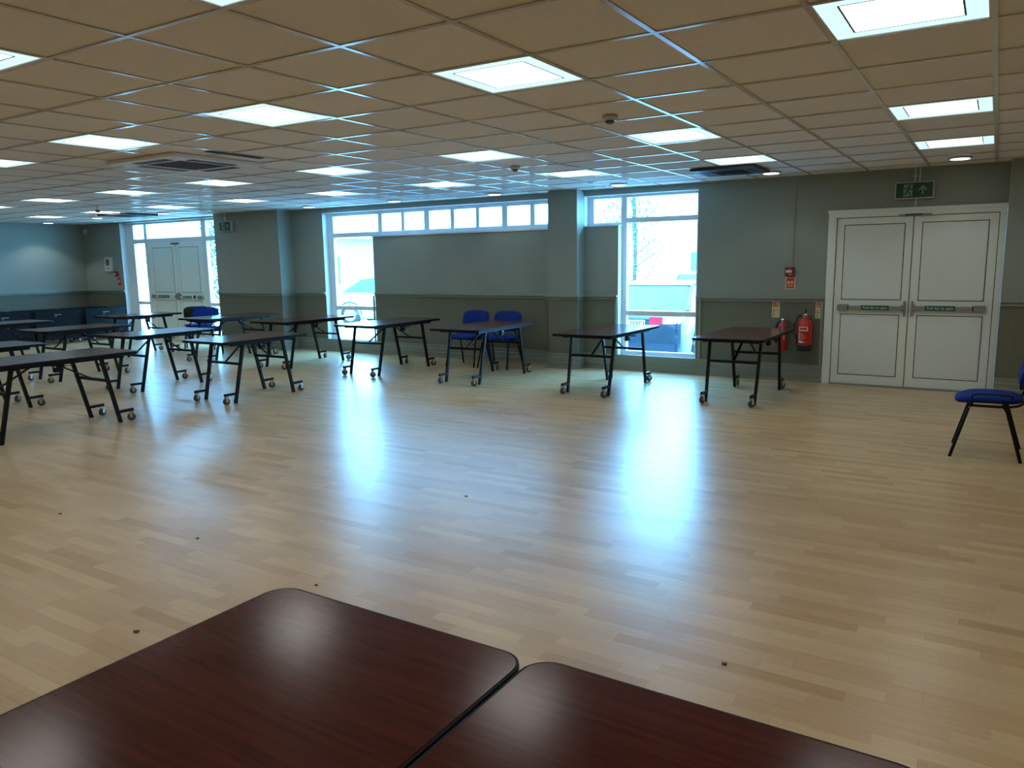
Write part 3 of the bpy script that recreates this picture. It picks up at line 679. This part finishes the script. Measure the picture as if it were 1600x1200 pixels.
def extinguisher(label, x, z0, z1, r, water):
    t_ = on_wall('fire_extinguisher', label, 'fire extinguisher', x, z0, YW-r-.042)
    h_ = z1-z0
    bm = new(); zb = .045 if water else 0
    prof = [(r*.9, zb), (r, zb+.01), (r, h_-r*1.0), (r*.93, h_-r*.62), (r*.72, h_-r*.3), (r*.36, h_-.08*r), (r*.32, h_+.02)]
    lathe(bm, prof, seg=28); obj('cylinder', bm, 'red_paint', t_, True)
    if water:
        bm = new(); lathe(bm, [(r*.98, -.015), (r*1.06, -.01), (r*1.06, .052), (r*1.0, .056)], seg=28); obj('base_cup', bm, 'black_plastic', t_, True)
    bm = new(); lathe(bm, [(.016, h_+.01), (.020, h_+.02), (.020, h_+.045), (.012, h_+.055)], seg=14); bar(bm, (0, 0, h_+.03), (-r*.5, -.005, h_+.03), .016, seg=8); vl = obj('valve', bm, 'chrome', t_, True)
    bm = new(); bar(bm, (-.015, 0, h_+.045), (.085, 0, h_+.085 if water else h_+.07), .014, .006); bar(bm, (-.01, 0, h_+.03), (.085, 0, h_+.028), .014, .006); obj('handle', bm, 'dark_red', t_)
    bm = new()
    if water: pts = smooth_pts([(-r*.45, -.005, h_+.03), (-r*.95, -.01, h_+.02), (-r*1.42, -.01, h_-.06), (-r*1.5, -.01, h_-.16), (-r*1.25, -.02, h_*.45), (-r*1.02, -.02, .11), (-r*1.05, -.02, .06)])
    else: pts = smooth_pts([(-r*.45, -.005, h_+.03), (-r*1.1, -.02, h_-.02), (-r*1.25, -.02, h_-.12), (-r*1.2, -.02, h_*.5), (-r*1.2, -.02, .10)])
    tube(bm, pts, .011 if water else .013); obj('hose', bm, 'black_plastic', t_, True)
    def dec(name, m_, a0, a1, za, zb_, off=.0012):
        bm = new(); n_ = 8; R = r+off; vs = []
        for i in range(n_+1):
            a = math.radians(a0+(a1-a0)*i/n_-90); vs.append((bm.verts.new((R*math.cos(a), R*math.sin(a), za)), bm.verts.new((R*math.cos(a), R*math.sin(a), zb_))))
        for (a, b), (c, d) in zip(vs, vs[1:]): bm.faces.new((a, c, d, b))
        return obj(name, bm, m_, t_, True)
    if water:
        dec('label', 'label_white', -40, 32, h_-.145, h_-.095); dec('label', 'red_sign', -32, 24, h_-.135, h_-.105, .002)
        for k, (a0, a1) in enumerate(((-30, -8), (-30, 10), (-30, 14), (-30, 4))): dec('label', 'cream', a0, a1, h_-.175-k*.022, h_-.171-k*.022)
        dec('label', 'label_white', -42, -34, h_-.26, h_-.16); dec('label', 'label_white', -42, -8, h_-.285, h_-.262); dec('label', 'cream', -14, 14, .085, .091); dec('label', 'cream', 34, 40, .085, .095)
        bm = new(); box(bm, -.008, .008, -.008, .008, h_+.055, h_+.10, .003); obj('tamper_tag', bm, 'blue_fabric', t_)
    else:
        dec('label', 'label_white', 30, 44, .14, .20); dec('label', 'label_white', 30, 44, .215, .25); dec('label', 'cream', -20, -8, .07, .078); dec('label', 'cream', -5, 15, .16, .164)
    bm = new(); box(bm, -.02, .02, r, r+.036, h_-.09, h_+.02, .003); obj('wall_bracket', bm, 'steel_grey', t_)
    return t_
extinguisher('slim red fire extinguisher partly hidden behind the right table end', 1.558, .365, .70, .052, False)
extinguisher('fat red fire extinguisher with looped black hose and black base', 1.822, .40, .765, .082, True)

t_ = on_wall('alarm_panel', 'white wall control panel with grey screen left of the entrance', 'alarm panel', -12.36, 1.545)
bm = new(); box(bm, -.12, .12, -.06, 0, -.15, .15, .008); obj('case', bm, 'sensor_white', t_)
bm = new(); box(bm, -.06, .06, -.064, -.058, -.03, .10); obj('screen', bm, 'grille', t_)
bm = new(); box(bm, -.05, .05, -.064, -.058, -.105, -.085); obj('button_strip', bm, 'grille', t_)
t_ = on_wall('call_point', 'small red fire alarm call point left of the glazed entrance', 'fire alarm', -12.12, 1.34)
bm = new(); box(bm, -.05, .05, -.05, 0, -.05, .05, .004); obj('case', bm, 'dark_red', t_)
bm = new(); box(bm, -.05, -.0, -.055, -.048, -.02, .02); obj('glass_plate', bm, 'sensor_white', t_)
bm = new(); box(bm, -12.125, -12.02, YW-.004, YW, 1.10, 1.26); o_ = tag(obj('call_point_sign', bm, 'red_sign'), 'small red sign below the call point left of the entrance', 'sign')
bm = new(); box(bm, -.03, .03, -.006, -.004, -.03, -.0); q_ = obj('sign_symbol', bm, 'cream', o_); q_.location = (-12.075, YW, 1.20)
bm = new(); box(bm, -12.13, -12.118, YW-.012, YW, 1.39, 2.40); tag(obj('cable_conduit', bm, 'trim_paint'), 'thin conduit running from the ceiling to the call point near the entrance', 'conduit')

# crumbs on the floor
for k, (x, y, s_, lb) in enumerate(((.92, .64, .018, 'tiny dark crumb on the middle of the floor, in the window glare'), (.80, -1.52, .022, 'dried leaf scrap on the floor left of the foreground tables'), (2.93, -.57, .016, 'small dark chip on the floor beyond the right foreground table'), (-1.04, -.85, .014, 'dark speck on the floor at the left edge of the photo'), (.07, -.70, .013, 'thin dark scrap on the bare floor left of centre'), (1.10, -.82, .012, 'dark speck on the floor just beyond the left foreground table corner'))):
    bm = new(); n_ = 9
    prism(bm, [(x+s_*random.uniform(.4, 1)*math.cos(2*PI*i/n_), y+s_*random.uniform(.3, .8)*math.sin(2*PI*i/n_)) for i in range(n_)], .0003, .004)
    tag(obj('floor_scrap', bm, 'debris'), lb, 'debris')

# ------------------------------------------------------------------ outside
ZO = -.33
bm = new(); quad(bm, [(-60, YO, ZO), (40, YO, ZO), (40, 70, ZO), (-60, 70, ZO)]); struct('ground', bm, 'asphalt')
bm = new(); box(bm, -13.5, 6.8, YO, YO+.02, ZO-.1, 0); struct('trim_5', bm, 'kerb')
bm = new(); box(bm, -9, 6.8, 7.05, 7.2, ZO, ZO+.12); tag(obj('kerb', bm, 'kerb'), 'grey kerb stone outside, below the windows', 'kerb')

def car(label, paint, x, y, rz, lit=False, plate=None):
    t_ = thing('parked_car', label, 'car', (x, y, ZO), rz, None)   # rear end at y=0 facing -Y, nose towards +Y
    Wd, Ln = .88, 4.5
    st = [  # y, half width, z low, z belt, (roof z, roof half width) or None
        (0.00, .78, .32, .70), (.02, .84, .24, .86), (.09, .87, .20, .945), (.45, .88, .19, .96), (.9, .89, .19, .98), (1.6, .89, .19, .96), (2.6, .89, .19, .93), (3.2, .88, .19, .90), (3.9, .86, .20, .80), (4.35, .80, .24, .66), (4.5, .70, .32, .52)]
    bm = new(); rings = []
    for yy, hw, zl, zb in st:
        prof = [(-hw*.93, zl), (-hw, zl+.12), (-hw, (zl+zb)/2), (-hw*.985, zb-.1), (-hw*.93, zb-.015), (-hw*.6, zb+.012), (0, zb+.02), (hw*.6, zb+.012), (hw*.93, zb-.015), (hw*.985, zb-.1), (hw, (zl+zb)/2), (hw, zl+.12), (hw*.93, zl)]
        rings.append([bm.verts.new((px, yy, pz)) for px, pz in prof])
    for a, b in zip(rings, rings[1:]):
        for k in range(len(a)): bm.faces.new((a[k], a[(k+1) % len(a)], b[(k+1) % len(a)], b[k]))
    bm.faces.new(rings[0]); bm.faces.new(rings[-1][::-1]); obj('body', bm, paint, t_, True)
    cab = [(.55, .76, .95, .96), (1.15, .64, .95, 1.36), (1.7, .62, .95, 1.42), (2.3, .62, .94, 1.40), (3.15, .74, .90, .95)]
    bm = new(); rings = []
    for yy, hw, z0, z1 in cab: rings.append([bm.verts.new(p) for p in ((-.80, yy, z0), (-hw, yy, z1-.03), (-hw*.85, yy, z1), (hw*.85, yy, z1), (hw, yy, z1-.03), (.80, yy, z0))])
    for a, b in zip(rings, rings[1:]):
        for k in range(6): bm.faces.new((a[k], a[(k+1) % 6], b[(k+1) % 6], b[k]))
    bm.faces.new(rings[0]); bm.faces.new(rings[-1][::-1]); obj('window_glass', bm, 'car_glass', t_)
    bm = new(); pts = [(1.13, 1.365), (1.7, 1.43), (2.3, 1.41)]
    for (ya, za), (yb, zb) in zip(pts, pts[1:]):
        vs = [(-.62, ya, za), (.62, ya, za), (.62, yb, zb), (-.62, yb, zb)]; f = [bm.verts.new(v) for v in vs]; g_ = [bm.verts.new((v[0], v[1], v[2]-.03)) for v in vs]
        bm.faces.new(f); bm.faces.new(g_[::-1])
        for i in range(4): bm.faces.new((f[i], g_[i], g_[(i+1) % 4], f[(i+1) % 4]))
    for sx_ in (-1, 1):
        bar(bm, (sx_*.77, .52, .97), (sx_*.63, 1.15, 1.375), .05, .03); bar(bm, (sx_*.63, 2.3, 1.40), (sx_*.75, 3.15, .95), .04, .03); bar(bm, (sx_*.66, 1.75, 1.38), (sx_*.81, 1.75, .95), .05, .02)
    obj('roof', bm, paint, t_)
    for sx_ in (-1, 1):
        for yy in (.85, 3.55):
            bm = new(); lathe(bm, [(.2, -.09), (.30, -.09), (.315, -.06), (.315, .06), (.30, .09), (.2, .09)], (sx_*.80, yy, .315), 'x', 28); wh = obj('wheel', bm, 'tyre', t_)
            bm = new(); lathe(bm, [(.19, -.098), (.05, -.10), (.19, .098)], (sx_*.80, yy, .315), 'x', 20); obj('hub', bm, 'steel_grey', wh)
            bm = new(); tube(bm, [(sx_*.885, yy+.37*math.cos(a*PI/12), .315+.37*math.sin(a*PI/12)) for a in range(13)], .018); obj('wheel_arch', bm, 'tyre', t_)
    for sx_ in (-1, 1):
        bm = new(); prism(bm, [(sx_*.33, -.005), (sx_*.80, .035), (sx_*.87, .16), (sx_*.80, .2), (sx_*.34, .1)], .77, .90); bmesh.ops.bevel(bm, geom=bm.edges[:], offset=.008, segments=2, affect='EDGES'); tl = obj('tail_lamp', bm, 'tail_red', t_)
        bm = new(); prism(bm, [(sx_*.56, -.016), (sx_*.81, .022), (sx_*.87, .13), (sx_*.80, .12), (sx_*.58, .05)], .80, .905); obj('lit_lens', bm, 'tail_lit' if lit else 'tail_red', tl)
        bm = new(); box(bm, min(sx_*.45, sx_*.72), max(sx_*.45, sx_*.72), .005, .05, .40, .435, .004); obj('reflector', bm, 'tail_red', t_)
        bm = new(); box(bm, sx_*.86-.02, sx_*.86+.02, 4.15, 4.3, .58, .66); obj('headlamp', bm, 'label_white', t_)
        bm = new(); box(bm, sx_*.93-.07, sx_*.93+.07, 2.65, 2.75, .93, 1.03, .02); obj('wing_mirror', bm, paint, t_)
    bm = new(); box(bm, -.8, .8, -.035, .12, .33, .52, .03); box(bm, -.66, .66, -.045, 0, .30, .32, .004); obj('bumper', bm, paint, t_)
    bm = new(); box(bm, -.75, .75, -.052, -.03, .318, .33); box(bm, -.34, .34, -.028, .0, .868, .882, .004); obj('chrome_strip', bm, 'chrome', t_)
    bm = new(); box(bm, -.26, .26, -.035, 0, .74, .85, .003); pl_ = obj('number_plate', bm, 'plate_yellow', t_)
    if plate: text('lettering', plate, .1, 'black_plastic', pl_, (.02, -.036, .795), .48)
    return t_
car('dark saloon car with a glowing red tail lamp parked outside the narrow window', 'car_dark', -1.27, 8.30, 0, True, 'CC 09D')
car('white car parked beyond the dark saloon outside', 'car_white', 2.6, 14.6, math.radians(65))
car('silver car parked outside the long left window', 'car_silver', -13.6, 14.2, math.radians(-70))
car('white car parked far across the car park', 'car_white', -3.5, 18.5, math.radians(20))
def building(label, x0, x1, y, h_, m_, roof=True, nwin=4):
    t_ = thing('building', label, 'building', ((x0+x1)/2, y, ZO)); w_ = (x1-x0)/2
    bm = new(); box(bm, -w_, w_, 0, 5, 0, h_); obj('wall', bm, m_, t_)
    for k in range(nwin):
        cx = -w_+2*w_*(k+.5)/nwin; bm = new(); box(bm, cx-.5, cx+.5, -.04, .02, 1.0, 2.1); obj('window', bm, 'car_glass', t_)
    bm = new(); box(bm, -w_-.3, w_+.3, -.4, 5.3, h_, h_+.2); obj('roof', bm, 'building_blue', t_)
building('pale low building across the car park behind the narrow window', -9, 6, 32, 3.2, 'render_pale', nwin=7)
building('pale building across the car park left of the long window', -34, -12, 28, 3.4, 'render_pale', nwin=9)
building('blue grey gabled building seen through the long window', -20.5, -18.6, 20, 2.8, 'building_blue', nwin=1)
bm = new(); box(bm, -19.5, -14.3, 9.6, 13.0, 2.36, 2.5); pr_ = tag(obj('porch_roof', bm, 'render_pale'), 'flat porch canopy outside the glazed entrance', 'canopy')
for x in (-19.2, -16.9):
    bm = new(); bar(bm, (x, 12.7, ZO), (x, 12.7, 2.36), .1); obj('post', bm, 'white_upvc', pr_)
def tree(label, x, y, h_, r):
    t_ = thing('tree', label, 'tree', (x, y, ZO)); rnd = random.Random(int(x*10))
    bm = new(); tube(bm, smooth_pts([(0, 0, 0), (.05, .02, h_*.4), (-.03, .05, h_*.8)]), .07)
    for k in range(7):
        a = k*.9; z = h_*(.3+.08*k); tube(bm, [(0, 0, z), (r*.6*math.cos(a), r*.6*math.sin(a), z+.5)], .02)
    obj('trunk', bm, 'bark', t_)
    bm = new()
    for k in range(2600):
        th, ph = rnd.uniform(0, 2*PI), math.acos(rnd.uniform(-1, 1)); q = r*(rnd.random()**.45)
        c = Vector((q*math.sin(ph)*math.cos(th), q*math.sin(ph)*math.sin(th), h_*.58+q*math.cos(ph)*h_*.42/r))
        a, b = Vector((rnd.uniform(-1, 1), rnd.uniform(-1, 1), rnd.uniform(-1, 1))).normalized(), Vector((rnd.uniform(-1, 1), rnd.uniform(-1, 1), rnd.uniform(-1, 1))).normalized()
        s_ = rnd.uniform(.03, .06); bm.faces.new([bm.verts.new(c+a*s_), bm.verts.new(c+b*s_*.6), bm.verts.new(c-a*s_), bm.verts.new(c-b*s_*.6)])
    obj('foliage', bm, 'leaf', t_)
tree('leafy tree outside the right pane of the glazed entrance', -12.1, 9.1, 3.4, .62)
tree('thin tree beyond the narrow window', -6.2, 20.0, 5.0, 1.2)
